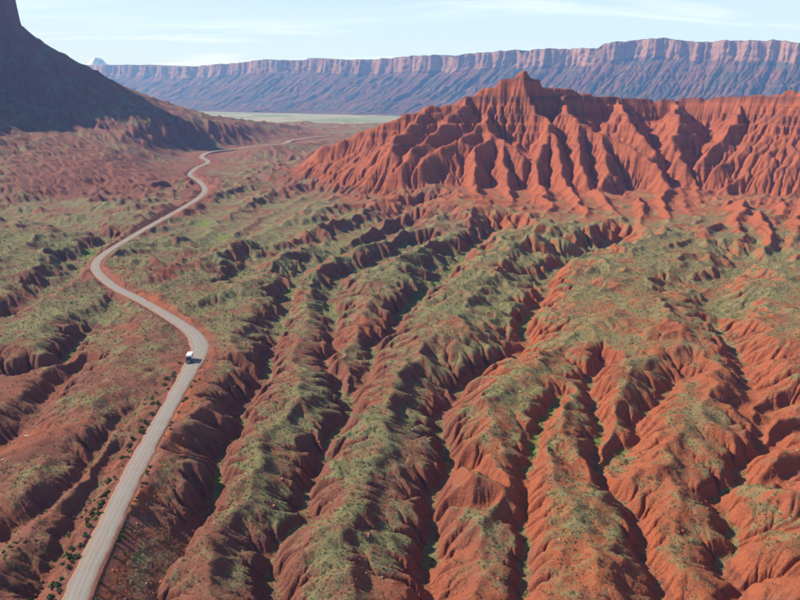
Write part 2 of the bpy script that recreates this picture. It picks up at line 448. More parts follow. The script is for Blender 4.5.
# ------------------------------------------------------------------ terrain: coarse fields
cy_i = np.arange(0, NY, 3); cx_i = np.arange(0, NX, 3)
CXg, CYg = GX[np.ix_(cy_i, cx_i)].astype(np.float64), GY[np.ix_(cy_i, cx_i)].astype(np.float64)
fy_pos, fx_pos = np.arange(NY) / 3.0, np.arange(NX) / 3.0
near = CYg[:, 0] < 900
nX, nY = CXg[near], CYg[near]
wsc = 0.012 * nY + 1.2                        # meander of gully banks and ridge lines
WX = nX + wsc * fbm(nX, nY, 9.0, 3, 11) * 1.0 + 1.8 * fbm(nX, nY, 26.0, 2, 31)
WY = nY + wsc * fbm(nX, nY, 9.0, 3, 21) * 1.2 + 2.4 * fbm(nX, nY, 26.0, 2, 41)
dg = np.full(nX.shape, 1e6); dr = dg.copy()
sg = np.zeros(nX.shape); wg = sg.copy(); sr = sg.copy(); wr = sg.copy()
for P in G3D:
    for d, z in seg_dist(WX, WY, P):
        dg = np.minimum(dg, d); w = 1 / (d * d + 6.0) ** 2; sg += w * z; wg += w
arc = np.zeros(nX.shape); pid = arc.copy()
for q, P in enumerate(R3D):
    s0 = 0.0
    for j, (d, z) in enumerate(seg_dist(WX, WY, P)):
        (ax, ay, _a), (bx, by, _b) = P[j], P[j + 1]; ln = math.hypot(bx - ax, by - ay) + 1e-6
        m = d < dr; arc[m] = (s0 + ((WX - ax) * (bx - ax) + (WY - ay) * (by - ay)) / ln)[m]; pid[m] = q; s0 += ln
        dr = np.minimum(dr, d); w = 1 / (d * d + 6.0) ** 2; sr += w * z; wr += w
zg, zr = sg / wg * (0.95 + 0.75 * smooth(320, 560, nY)), sr / wr * (1 + 0.5 * smooth(320, 560, nY))
rib = 0.6 * (0.5 - 1.6 * np.abs(fbm(arc + 0.45 * dr, 0.08 * dr + 9.0 * pid, 15.0, 2, 43))) + 0.7 * fbm(arc + 0.45 * dr, 0.05 * dr + 7.0 * pid, 6.0, 3, 45)
dgf = np.maximum(dg - (0.5 + 0.002 * nY), 0)  # gully floors have some width
t = dgf / (dgf + dr + 1e-6)
span = dgf + dr
prof = 0.60 * smooth(0.0, 0.17, t) + 0.40 * np.clip(t, 0, 1) ** 0.9
prof = np.where(t < 0.03, prof * t / 0.03, prof)
eastc = smooth(-15, 60, nX - 0.13 * (nY - 200)) * smooth(420, 330, nY)
depth = np.minimum(zr - zg, 2.0 + (0.36 - 0.05 * eastc) * span)
hn = zg + depth * prof + (0.15 + (0.055 + 0.085 * eastc) * np.clip(span, 0, 22)) * rib * smooth(0.02, 0.30, t) * (1 - 0.75 * smooth(0.6, 1.0, t)) + 1.4 * fbm(nX, nY, 24.0, 3, 47) * smooth(0.1, 0.5, t)
wl14 = 16.0
ex = (0.55 - 1.9 * np.abs(fbm(nX * 0.8 + 6 * fbm(nX, nY, 20.0, 2, 57), nY, wl14, 3, 59))) * 0.8 + smooth(300, 520, nY) * (0.5 - 1.9 * np.abs(fbm(nX * 0.75 + 12 * fbm(nX, nY, 40.0, 2, 63), nY * 0.9, 27.0, 4, 65))) * 8.5
hn = hn + ex * smooth(0.06, 0.40, t)
conf = np.exp(-(np.minimum(dg, dr) / 42.0) ** 2)
HC = np.zeros(CXg.shape); HC[near] = hn * conf
CF = np.zeros(CXg.shape); CF[near] = conf
TT = np.zeros(CXg.shape); TT[near] = t * conf

# generic badland relief where nothing was traced
ang = R(28)
U = CXg * math.cos(ang) + CYg * math.sin(ang); V = -CXg * math.sin(ang) + CYg * math.cos(ang)
wob = 14 * fbm(CXg, CYg, 60.0, 3, 51)
rid = 1 - np.abs(fbm(U * 0.5 + wob, V + wob, 30.0, 4, 61)) * 2.2
big = fbm(CXg, CYg, 260.0, 3, 71)
amp = 13.0 + 5.0 * smooth(500, 1500, CYg)
gen = amp * (rid - 0.62) + 6.0 * big + (0.5 - 1.9 * np.abs(fbm(U * 0.7 + wob, V, 21.0, 4, 67))) * 9.5 * smooth(240, 400, CYg) * smooth(1250, 900, CYg)
HC += gen * (1 - CF)
HC += base_z(CXg, CYg)

# red butte: crest line and spurs, each a tapering edge
def ramp_line(pts): return [tuple(on_ramp(*p)) for p in pts]
def depth_line(pts): return [tuple(at_depth(*p)) for p in pts]
BUTTE = [
 (0.72, depth_line([(330,146,930),(372,128,945),(405,116,955),(425,110,960),(442,107,962),(466,98,965)])),
 (1.22, depth_line([(466,98,965),(489,90,966),(503,79,966),(520,71.5,966),(534,78,968),(548,89,972),(582,96,985),(622,101,1000),(662,102,1005),(692,101,1000),(722,100,975),(760,97,930),(802,92,880),(850,86,850),(920,84,830),(1000,90,820)])),
 (0.97, depth_line([(489,92,958),(492,106,948)]) + ramp_line([(483,122),(462,138),(433,156),(418,168)])),
 (0.97, ramp_line([(483,122),(494,136),(506,142),(524,158)])), (0.97, ramp_line([(494,136),(474,150),(472,168),(476,186)])),
 (0.97, ramp_line([(503,143),(502,160),(508,186)])),
 (0.92, depth_line([(520,74,962)]) + ramp_line([(533,110),(549,122),(546,140),(538,158),(540,182)])),
 (0.97, ramp_line([(549,122),(556,145),(560,166),(566,184)])),
 (0.94, depth_line([(566,93,976)]) + ramp_line([(567,111),(575,121),(600,133),(604,150),(612,170),(596,188)])),
 (0.94, ramp_line([(600,134),(622,140),(646,159),(660,174),(668,188)])), (0.94, ramp_line([(575,121),(580,145),(582,168),(584,182)])),
 (0.97, depth_line([(622,101,998)]) + ramp_line([(623,112),(628,122),(640,138),(655,150)])),
 (0.94, depth_line([(676,102,1002)]) + ramp_line([(677,112),(679,122),(672,142),(680,158),(690,166)])),
 (0.94, depth_line([(742,99,952)]) + ramp_line([(742,106),(736,122),(722,136),(708,154),(704,162)])),
 (0.84, depth_line([(800,93,884)]) + ramp_line([(800,108),(782,120),(761,131),(752,142),(738,154),(716,168)])),
 (0.84, ramp_line([(761,131),(774,146),(783,157),(766,166),(752,173),(757,190),(762,212)])),
 (0.92, ramp_line([(752,173),(734,180),(720,189),(726,203),(714,222)])),
 (0.84, ramp_line([(830,120),(806,140),(800,170),(806,200)])), (0.84, ramp_line([(806,140),(792,176),(786,200)])),
 (0.78, depth_line([(425,110,960)]) + ramp_line([(425,114),(412,125),(398,136),(392,152)])), (0.78, depth_line([(466,98,964)]) + ramp_line([(464,104),(448,118),(425,140),(402,165)])),
]
FOOT = [[tuple(unproject(px, py, z)) for px, py, z in L] for L in (
 [(418,168,14),(402,182,7),(392,196,2)], [(476,186,14),(482,200,8),(470,214,2)], [(508,186,13),(516,204,7),(512,222,2)], [(540,182,14),(546,200,9),(556,222,3)],
 [(566,184,13),(580,204,8),(592,226,2)], [(596,188,13),(612,204,8),(628,224,3)], [(668,188,12),(664,206,8),(676,230,3)], [(640,196,11),(646,214,6),(640,236,2)],
 [(704,168,16),(696,186,10),(700,206,4)], [(762,212,12),(770,232,8),(764,254,3)], [(714,222,9),(702,240,6),(708,262,2)], [(806,200,14),(800,226,8),(790,250,3)], [(786,200,13),(778,222,7)],
 [(440,176,12),(446,190,7),(436,206,2)], [(690,166,14),(682,190,9),(690,214,4)], [(740,200,12),(736,224,8),(742,246,3)])]
BUTTE += [(0.62, L) for L in FOOT]
far_b = (CYg[:, 0] > 430) & (CYg[:, 0] < 1700)
bX, bY = CXg[far_b], CYg[far_b]
bW = bX + 9 * fbm(bX, bY, 45, 3, 81); bV = bY + 9 * fbm(bX, bY, 45, 3, 91)
hb = np.full(bX.shape, -99.0)
for q, (slope, P) in enumerate(BUTTE):
    for d, z in seg_dist(bW, bV, P):
        d = np.maximum(d - (np.where(z > 112, 1.0, 5.5) if q < 2 else 2.5), 0)
        hb = np.maximum(hb, z - slope * d * (1.08 - 0.42 * np.clip(d / 120, 0, 1)))
BM = np.zeros(CXg.shape)
HB = HC[far_b].copy()
k = 7.0
mxv = np.maximum(HB, hb); HBs = mxv + k * np.log(np.exp((HB - mxv) / k) + np.exp((hb - mxv) / k)) - 0.0
wgt = smooth(-12, 10, hb - HB)
HC[far_b] = HB * (1 - wgt) + np.maximum(hb + 0.35 * (HB - 0), hb * 0.9 + 0.1 * HBs) * wgt
BM[far_b] = smooth(-6, 8, hb - HB) * smooth(2, 14, hb)

# left butte: talus apron below a tall cliff, and the long low nose running right from it
CLIFF = [(-737, 1505), (-742, 1470), (-870, 1440), (-930, 1330), (-950, 1190), (-900, 1060), (-1300, 1010), (-2400, 1300), (-2400, 2600), (-1560, 2600), (-1120, 1950)]
def poly_dist(X, Y, P):
    d = np.full(X.shape, 1e9); inside = np.zeros(X.shape, bool)
    n = len(P)
    for i in range(n):
        (ax, ay), (bx, by) = P[i], P[(i + 1) % n]
        ex, ey = bx - ax, by - ay
        tt = np.clip(((X - ax) * ex + (Y - ay) * ey) / (ex * ex + ey * ey), 0, 1)
        d = np.minimum(d, np.hypot(X - ax - tt * ex, Y - ay - tt * ey))
        cond = ((ay > Y) != (by > Y)) & (X < (bx - ax) * (Y - ay) / (by - ay + 1e-9) + ax)
        inside ^= cond
    return d, inside
lX = CXg + 10 * fbm(CXg, CYg, 70, 3, 101); lY = CYg + 10 * fbm(CXg, CYg, 70, 3, 111)
dl, inl = poly_dist(lX, lY, CLIFF)
prof_l = np.interp(np.where(inl, 0, dl), [0, 60, 160, 265, 370, 480, 600, 800], [233, 188, 128, 82, 50, 28, 12, -30])
NOSE = [depth_line([(100, 82, 1520), (150, 103, 1560), (200, 111.5, 1640), (250, 118, 1760), (300, 123, 1900), (345, 127.5, 2000)])]
hl = prof_l
for d, z in seg_dist(lX, lY, NOSE[0]):
    hl = np.maximum(hl, z - 3 - 0.34 * d)
CLIFF_TOP = 520.0
wl_ = smooth(-14, 12, hl - HC)
LM = wl_ * (CYg > 640)
HC = np.where(CYg > 640, HC * (1 - wl_) + (hl + 0.30 * gen * smooth(140, 40, hl)) * wl_, HC)
inl &= CYg > 640
# the land falls away to the river valley
drop = smooth(2300, 3300, CYg + 0.25 * CXg + 160 * big)
HC = HC * (1 - drop) + (-52.0) * drop
HC = np.where((CXg > 700) & (CYg > 1250), np.minimum(HC, 60 - 0.1 * (CYg - 1250)), HC)

# gentle ground along the far road
def road_field(X, Y):
    """distance to the road centre line and the road's height there, on a coarse lattice"""
    d = np.full(X.shape, 1e6); z = np.zeros(X.shape)
    P = ROAD[::2]
    for (ax, ay, az), (bx, by, bz) in zip(P[:-1], P[1:]):
        lo, hi = min(ay, by) - 30, max(ay, by) + 30
        r0, r1 = np.searchsorted(Y[:, 0], [lo, hi])
        if r0 >= r1: continue
        cl = X[r0, 0] if False else None
        xs, ys = X[r0:r1], Y[r0:r1]
        ex, ey = bx - ax, by - ay
        tt = np.clip(((xs - ax) * ex + (ys - ay) * ey) / (ex * ex + ey * ey), 0, 1)
        dd = np.hypot(xs - ax - tt * ex, ys - ay - tt * ey)
        m = dd < d[r0:r1]
        d[r0:r1][m] = dd[m]; z[r0:r1][m] = (az + tt * (bz - az))[m]
    return d, z
rdc, rzc = road_field(CXg, CYg)
wfr = smooth(120, 14, rdc) * smooth(850, 1050, CYg)
HC = HC * (1 - wfr) + (rzc - 0.5) * wfr
# no closed hollows: raise each to its pour point
Wf = np.full(HC.shape, 1e4); Wf[0] = HC[0]; Wf[-1] = HC[-1]; Wf[:, 0] = HC[:, 0]; Wf[:, -1] = HC[:, -1]
for it in range(900):
    Wp = np.pad(Wf, 1, mode='edge')
    mn = np.minimum(np.minimum(Wp[:-2, 1:-1], Wp[2:, 1:-1]), np.minimum(Wp[1:-1, :-2], Wp[1:-1, 2:])) + 0.004
    Wn = np.minimum(Wf, np.maximum(HC, mn))
    if it % 20 == 0 and np.abs(Wn - Wf).max() < 1e-3: break
    Wf = Wn
print('fill', it, float((Wf - HC).max()), float(((Wf - HC) > 1).mean()))
HC = HC + 0.85 * np.clip(Wf - HC, 0, 12)
H = upsample(HC.astype(np.float32), fy_pos, fx_pos)
CONF = upsample(CF.astype(np.float32), fy_pos, fx_pos)
BMF = upsample(BM.astype(np.float32), fy_pos, fx_pos)
LMF = upsample(LM.astype(np.float32), fy_pos, fx_pos)
TF = upsample(TT.astype(np.float32), fy_pos, fx_pos)
print('fields', round(time.time() - T0, 1), NY, NX)

# ------------------------------------------------------------------ terrain: erosion, half resolution first
hs = (slice(0, None, 2), slice(0, None, 2))
Xh, Yh = GX[hs], GY[hs]
Hh = H[hs] + 0.5 * fbm(Xh, Yh, 7.0, 3, 121) + 1.6 * fbm(Xh, Yh, 24.0, 3, 131) * (0.35 + 0.65 * smooth(300, 600, Yh)) + 2.0 * BMF[hs] * fbm(Xh, Yh, 30.0, 3, 135) + LMF[hs] * (2.5 * (0.4 - np.abs(fbm(Xh, Yh, 55.0, 4, 137)) * 1.5))
Khalf = (0.011 + 0.007 * smooth(280, 480, Yh) - 0.012 * BMF[hs] - 0.006 * LMF[hs]).astype(np.float32)
H0h = Hh.copy()
Hh, Ah = erode(Hh.astype(np.float32), Xh, Yh, 44, Khalf, 0.45, 0.006, 900.0)
dH = upsample((Hh - H0h).astype(np.float32), np.arange(NY) / 2.0, np.arange(NX) / 2.0)
H = upsample(H0h.astype(np.float32), np.arange(NY) / 2.0, np.arange(NX) / 2.0) + dH
H = H + 0.24 * fbm(GX, GY, 2.6, 4, 141, 0.6) + 0.10 * BMF * fbm(GX, GY, 5.0, 2, 145) * 6
print('half', round(time.time() - T0, 1))
Kf = (0.018 + 0.004 * BMF - 0.004 * LMF).astype(np.float32)
H, AF = erode(H.astype(np.float32), GX, GY, 26, Kf, 0.45, 0.0020, 300.0)
def blur(A, r):
    for ax in (0, 1):
        pad = [(r + 1, r) if a == ax else (0, 0) for a in (0, 1)]
        c = np.cumsum(np.pad(A, pad, mode='edge').astype(np.float64), axis=ax)
        n_ = A.shape[ax]
        A = ((np.take(c, range(2 * r + 1, 2 * r + 1 + n_), axis=ax) - np.take(c, range(0, n_), axis=ax)) / (2 * r + 1)).astype(np.float32)
    return A
soft = blur(blur(H, 5), 5)
H = H + np.clip((0.30 - 0.10 * BMF) * (H - soft), -0.9 - 0.001 * GY, 0.9 + 0.001 * GY)
# harder beds: ledges on the butte
per = 10.5
zz = H + 1.5 * fbm(GX, GY, 60, 2, 151)
H = H + BMF * smooth(28, 70, H) * (1.5 * np.sin(2 * math.pi * zz / per))
print('full', round(time.time() - T0, 1))

# road bench
nearr = GY[:, 0] < 1700
c2y, c2x = np.arange(0, NY, 2), np.arange(0, NX, 2)
RDc, RZc = road_field(GX[np.ix_(c2y, c2x)].astype(np.float64), GY[np.ix_(c2y, c2x)].astype(np.float64))
RD = upsample(np.minimum(RDc, 400).astype(np.float32), np.arange(NY) / 2.0, np.arange(NX) / 2.0)
RZ = upsample(RZc.astype(np.float32), np.arange(NY) / 2.0, np.arange(NX) / 2.0)
ROAD_W = 2.95
cut = np.clip((RD - ROAD_W - 0.6), 0, None)
allow = 0.22 + 0.62 * cut + 0.25 * fbm(GX, GY, 5, 2, 161) * smooth(0, 3, cut)
lim = smooth(26, 16, RD)
Hc = np.clip(H, RZ - 0.18 - np.where(cut > 0, allow, 0), RZ - 0.18 + np.where(cut > 0, allow, 0))
H = H + (Hc - H) * lim
print('road', round(time.time() - T0, 1))

# cliff of the left butte as a near-vertical wall on the same sheet
INL = upsample(np.clip(np.where(inl, dl, -dl), -60, 90).astype(np.float32), fy_pos, fx_pos)
INL = INL + 7 * fbm(GX, GY, 38, 3, 171) + 3.5 * fbm(GX, GY, 12, 2, 175)
H = np.where(GY > 640, H + smooth(0, 9, INL) * 54.0 + smooth(14, 22, INL) * 24 + smooth(55, 62, INL + 0.5 * upsample(np.clip(np.where(inl, dl - 55, 0), 0, 40).astype(np.float32), fy_pos, fx_pos)) * 118, H)
# skirt
edge = np.zeros_like(H); edge[-1] = 1; edge[:, 0] = 1; edge[:, -1] = 1
H = np.where(edge > 0, -70, H)

# ------------------------------------------------------------------ terrain attributes
def slopes(H, X, Y):
    hy = np.gradient(H, axis=0); hx = np.gradient(H, axis=1)
    xy = np.gradient(X, axis=0); xx = np.gradient(X, axis=1); yy = np.gradient(Y, axis=0)
    sx = hx / xx; sy = (hy - sx * xy) / yy
    return sx, sy
SXa, SYa = slopes(H, GX, GY); SL0 = np.hypot(SXa, SYa)
rough = smooth(4.0, 7.0, RD)
fine = 0.16 * (0.45 - np.abs(fbm(GX, GY, 1.7, 3, 221)) * 1.7) + 0.05 * fbm(GX, GY, 0.6, 2, 223)
coarse = 0.55 * (0.45 - np.abs(fbm(GX, GY, 7.0, 3, 225)) * 1.7)
farw = smooth(180, 420, GY)
H = H + rough * (fine * (1 - farw) + coarse * farw) * (0.6 + 0.9 * smooth(0.3, 0.9, SL0)) * (edge == 0)
SX, SY = slopes(H, GX, GY)
SL = SL0
PXX = 400 + FPX * GX / (GY * math.cos(R(PITCH)) + 1e-6)      # rough bearing, used for the regional soil map
n_r = fbm(GX, GY, 90.0, 3, 181); n_m = fbm(GX, GY, 22.0, 3, 191); n_f = fbm(GX, GY, 6.0, 3, 201)
east = smooth(-20, 75, GX - 0.13 * (GY - 200) + 18 * n_r)    # orange soil in the east, browner in the west
VEG = 0.60 - 0.40 * smooth(0.50, 1.10, SL) + 0.42 * n_m + 0.30 * n_f + 0.30 * n_r - 0.12 * east * smooth(320, 200, GY) + 0.16 * smooth(260, 420, GY) * smooth(900, 700, GY)
VEG -= 0.9 * BMF + 0.06 * LMF
VEG -= 0.16 * smooth(0, -40, GX + 0.33 * (GY - 110)) * smooth(330, 250, GY)
VEG = VEG * (0.55 + 0.45 * smooth(5, 9, RD))
VEG -= 0.5 * smooth(26, 6, RD) * (GX < 0) * smooth(420, 900, GY)
west = smooth(-60, -150, GX) * smooth(320, 420, GY)
VEG -= 0.07 * west
red_patch = np.exp(-(((GX + 340) / 60) ** 2 + ((GY - 830) / 90) ** 2))
VEG -= 0.8 * red_patch
foot = smooth(520, 690, GY + 40 * n_r) * smooth(-140, 0, GX + 30 * n_r) * smooth(1400, 1100, GY)
VEG -= 0.30 * foot
floor = smooth(0.14, 0.02, TF) * CONF * smooth(0.7, 0.3, SL)
LUSH = (0.55 * floor * (0.35 + 0.65 * smooth(-0.15, 0.25, n_m)) + 0.55 * smooth(0.18, 0.5, n_r + 0.45 * n_m) * smooth(0.75, 0.4, SL)) * (1 - BMF) * (1 - 0.7 * LMF) * (1 - red_patch)
LUSH = LUSH * (0.4 + 0.6 * smooth(4.4, 8, RD)) * smooth(1100, 600, GY)
TONE = 0.72 - 0.60 * east - 0.45 * BMF + 0.20 * n_r + 0.16 * n_m
TONE += 0.10 * LMF - 0.25 * foot + 0.1 * west
_o = np.argsort(ROAD[:, 1])
right_side = GX > np.interp(GY, ROAD[_o, 1], ROAD[_o, 0])
TONE -= 0.35 * smooth(16, 6, RD) * smooth(-0.3, 0.3, n_f) * right_side
CAP = BMF * np.clip(smooth(93, 96, zz) * smooth(103, 100, zz) + smooth(117, 119, zz) * smooth(126, 123, zz) + 0.6 * smooth(74, 76, zz) * smooth(81, 79, zz), 0, 1)
WALL = np.clip(smooth(0.55, 1.1, SL) + 0.7 * BMF, 0, 1)
ground = grid_mesh('badlands_terrain', GX, GY, H, dict(veg=VEG, lush=LUSH, tone=TONE, wall=WALL, cap=CAP), M_LAND)
ground['kind'] = 'structure'
ground['label'] = 'eroded red badlands with green scrub, ridges, gullies and buttes'
print('terrain', round(time.time() - T0, 1))

LY = np.log(yrow)
def ground_at(x, y):
    x = np.asarray(x, float); y = np.asarray(y, float)
    fy = np.interp(y, yrow, np.arange(NY)); fx = np.interp(x / y, acol, np.arange(NX))
    y0 = np.clip(fy.astype(int), 0, NY - 2); x0 = np.clip(fx.astype(int), 0, NX - 2)
    ty = fy - y0; tx = fx - x0
    def s(A): return (A[y0, x0] * (1 - tx) + A[y0, x0 + 1] * tx) * (1 - ty) + (A[y0 + 1, x0] * (1 - tx) + A[y0 + 1, x0 + 1] * tx) * ty
    return s

# ------------------------------------------------------------------ river valley floor, reaching past the mesa
def valley_material():
    k = NT('valley_floor')
    n1 = k.noise(0.0016, 5, 0.6); n2 = k.noise(0.009, 5, 0.7); n3 = k.noise(0.03, 3, 0.7)
    c = k.mix(k.step(n1, 0.42, 0.62), (0.33, 0.30, 0.20), (0.20, 0.23, 0.10))
    c = k.mix(k.step(n2, 0.55, 0.66), c, (0.10, 0.11, 0.055))
    c = k.mix(k.math('MULTIPLY', k.step(n3, 0.58, 0.68), 0.7), c, (0.06, 0.07, 0.035))
    c = k.mix(k.math('MULTIPLY', k.step(k.noise(0.0011, 2), 0.60, 0.66), 0.7), c, (0.42, 0.36, 0.28))
    k.color(c); return k.m
vy = np.concatenate([[-1200, 300], np.linspace(1500, 11800, 120)]); vx = np.linspace(-11500, 11500, 130)
VX, VY = np.meshgrid(vx, vy)
vf = grid_mesh('valley_floor', VX, VY, -47.0 + 5.0 * fbm(VX, VY, 1500.0, 3, 301) - 3.0, None, valley_material())
vf['kind'] = 'structure'; vf['label'] = 'pale green river valley floor far below the mesa'

# ------------------------------------------------------------------ long mesa beyond the valley
SKY = [(-260,70),(-100,68),(60,66),(90,65),(150,65),(178,67.5),(200,66),(240,62.5),(265,60),(300,60.5),(310,58),(345,60),(380,59),(400,57),(440,55),(456,57.5),(466,54),(500,51),(519,49.5),(523,53.5),(530,50),(560,48.5),(600,48.5),(606,44),(640,39),(660,38),(690,41),(700,42),(730,40),(760,41),(775,40),(800,43),(860,40),(950,36),(1080,36),(1250,40)]
def mesa_depth(px):
    return 1.0 / np.interp(px, [60, 800], [1 / 9300.0, 1 / 4400.0]) if 60 <= px <= 800 else 1.0 / (1 / 9300.0 + (px - 60) * (1 / 4400.0 - 1 / 9300.0) / 740.0)
NC = 1150
pxs = np.linspace(-150, 1020, NC)
rim = np.array([at_depth(p, np.interp(p, [s[0] for s in SKY], [s[1] for s in SKY]), mesa_depth(p)) for p in pxs])
# columns spaced by distance along the rim, finer where it is nearer
dirv = rim[-1, :2] - rim[0, :2]; Lm = np.linalg.norm(dirv); dirv /= Lm
nrm = np.array([dirv[1], -dirv[0]])
if nrm[1] > 0: nrm = -nrm
s_al = (rim[:, :2] - rim[0, :2]) @ dirv
toff = np.concatenate([[-900, -600, -300, -120, -50, -20], np.linspace(-8, 26, 22), np.linspace(30, 980, 150), [1100, 1300, 1600]])
S2, T2 = np.meshgrid(s_al, toff)
butt = 95 * fbm(s_al, s_al * 0 + 3.3, 620.0, 3, 311) + 62 * fbm(s_al, s_al * 0 + 1.7, 150.0, 3, 321) + 13 * np.abs(fbm(s_al, s_al * 0, 48.0, 2, 331)) * 2
ins = smooth(-800, -10, T2) * smooth(1300, 300, T2)
lev = smooth(-6, 30, T2)
flute = 16 * np.abs(fbm(S2, 5.0 * np.floor(T2 / 9.0), 70.0, 2, 335)) + 9 * np.sign(fbm(S2, 3.0 * np.floor(T2 / 13.0), 55.0, 1, 337)) * lev
flute += 9 * fbm(S2, T2 * 7.0, 46.0, 3, 339)
ins2 = smooth(-12, 0, T2) * smooth(60, 26, T2)
MX = rim[0, 0] + dirv[0] * S2 + nrm[0] * flute * ins2 + nrm[0] * (T2 + butt[None, :] * ins)
MY = rim[0, 1] + dirv[1] * S2 + nrm[1] * flute * ins2 + nrm[1] * (T2 + butt[None, :] * ins)
cliff_h = 110 + 52 * fbm(s_al, s_al * 0 + 9, 330.0, 4, 341, 0.6)
rim[:, 2] += 13 * fbm(s_al, s_al * 0 + 4, 60.0, 3, 343)
RZ2 = np.repeat(rim[None, :, 2], len(toff), 0)
ledge = np.interp(T2, [-10, -4, 0, 6, 8, 18, 22, 26], [0, 0.02, 0.10, 0.42, 0.50, 0.90, 0.96, 1.0])
base_c = RZ2 - cliff_h[None, :]
tal = np.interp(T2, [26, 60, 400, 820, 1000, 1600], [0, 26, 215, 352, 384, 410])
tal = tal * (np.maximum(base_c + 58, 50) / 384.0)
MZ = RZ2 - cliff_h[None, :] * ledge - np.where(T2 > 26, tal, 0)
MZ += np.where(T2 < -10, 7 * fbm(MX, MY, 240.0, 3, 351) * smooth(-10, -60, T2), 0)
# ravines down the talus
tmask = smooth(26, 120, T2) * smooth(1250, 900, T2)
Sk = S2 + 0.06 * T2
wv = 22 * fbm(MX, MY, 300.0, 3, 363)
rav = np.abs(fbm(Sk + wv, T2 * 0.22, 170.0, 4, 361, 0.62)) * 2.0
MZ += tmask * (22 + 22 * fbm(S2, T2, 700.0, 2, 365)) * (rav - 0.45) + tmask * 3 * np.sin(2 * math.pi * (MZ + 12 * fbm(MX, MY, 200.0, 2, 367)) / 64.0) + tmask * 5 * fbm(MX, MY, 40.0, 3, 371)
sel = toff >= 26
He, _a = erode(MZ[sel].astype(np.float32), S2[sel].astype(np.float32), T2[sel].astype(np.float32), 22, 0.026, 0.5, 0.0, 30000.0)
MZ[sel] = MZ[sel] + (He - MZ[sel]) * smooth(1450, 1000, T2[sel])
MZ = np.where(T2 > 1200, np.minimum(MZ, -52.0 - 0.02 * (T2 - 1200)), MZ)
MZ[0] = -60
BAND = np.clip((RZ2 - MZ) / 112.0, 0, 6)
def mesa_material():
    k = NT('mesa_rock')
    d = k.attr('band')
    cl = k.math('SUBTRACT', 1.0, k.step(d, 0.92, 1.12))
    ns = k.noise(1.0, 5, 0.65, vec=k.mapping((0.012, 0.012, 0.0022)))
    nb = k.noise(0.006, 5, 0.65); nv = k.noise(0.03, 4, 0.7)
    wallc = k.mix(ns, (0.13, 0.058, 0.046), (0.45, 0.25, 0.18))
    sp = k.noise(1.0, 3, 0.6, vec=k.mapping((0.0009, 0.0009, 0.055)))
    talc = k.mix(k.step(nb, 0.40, 0.62), (0.165, 0.064, 0.050), (0.085, 0.062, 0.048))
    talc = k.mix(k.math('MULTIPLY', k.step(sp, 0.52, 0.62), 0.40), talc, (0.22, 0.105, 0.085))
    talc = k.mix(k.math('MULTIPLY', k.step(nv, 0.50, 0.62), 0.6), talc, (0.065, 0.070, 0.045))
    c = k.mix(cl, talc, wallc)
    top = k.math('MULTIPLY', k.math('SUBTRACT', 1.0, k.step(d, 0.01, 0.10)), k.step(nv, 0.40, 0.55))
    c = k.mix(k.math('MULTIPLY', top, 0.8), c, (0.06, 0.07, 0.04))
    k.color(c)
    k.bump(k.noise(0.05, 5, 0.7), 0.6, 12.0)
    return k.m
mesa = grid_mesh('mesa', MX, MY, MZ, dict(band=BAND), mesa_material(), flip=True)
mesa['kind'] = 'structure'; mesa['label'] = 'long flat-topped mesa with a pale fluted cliff band, beyond the valley'

# snow peak far behind
pk = at_depth(97, 60.5, 11300)
ux = np.linspace(-800, 800, 120); uy = np.linspace(-420, 420, 70)
PX2, PY2 = np.meshgrid(ux, uy)
rr = np.abs(PX2 / 800) ** 0.8 * 1.1 + np.abs(PY2 / 420) * 0.8
PZ2 = (pk[2] + 130) * np.clip(1 - rr * 0.62, 0, 1) ** 1.1 - 62
PZ2 += 110 * (0.45 - np.abs(fbm(PX2, PY2, 450.0, 5, 381)) * 1.6) * smooth(-50, 350, PZ2)
PZ2 = np.minimum(PZ2, pk[2] + 40)
def snow_material():
    k = NT('snow_and_rock')
    g = k.n.new('ShaderNodeNewGeometry'); s = k.n.new('ShaderNodeSeparateXYZ'); k.l.new(g.outputs['Normal'], s.inputs[0])
    f = k.math('ADD', s.outputs['Z'], k.math('MULTIPLY', k.math('SUBTRACT', k.noise(0.004, 5), 0.5), 0.5))
    k.color(k.mix(k.step(f, 0.42, 0.62), (0.30, 0.30, 0.34), (0.86, 0.88, 0.92))); return k.m
mt = grid_mesh('snowy_mountain', PX2 + pk[0], PY2 + pk[1], PZ2, None, snow_material())
mt['kind'] = 'structure'; mt['label'] = 'faint snow-covered peak on the skyline'

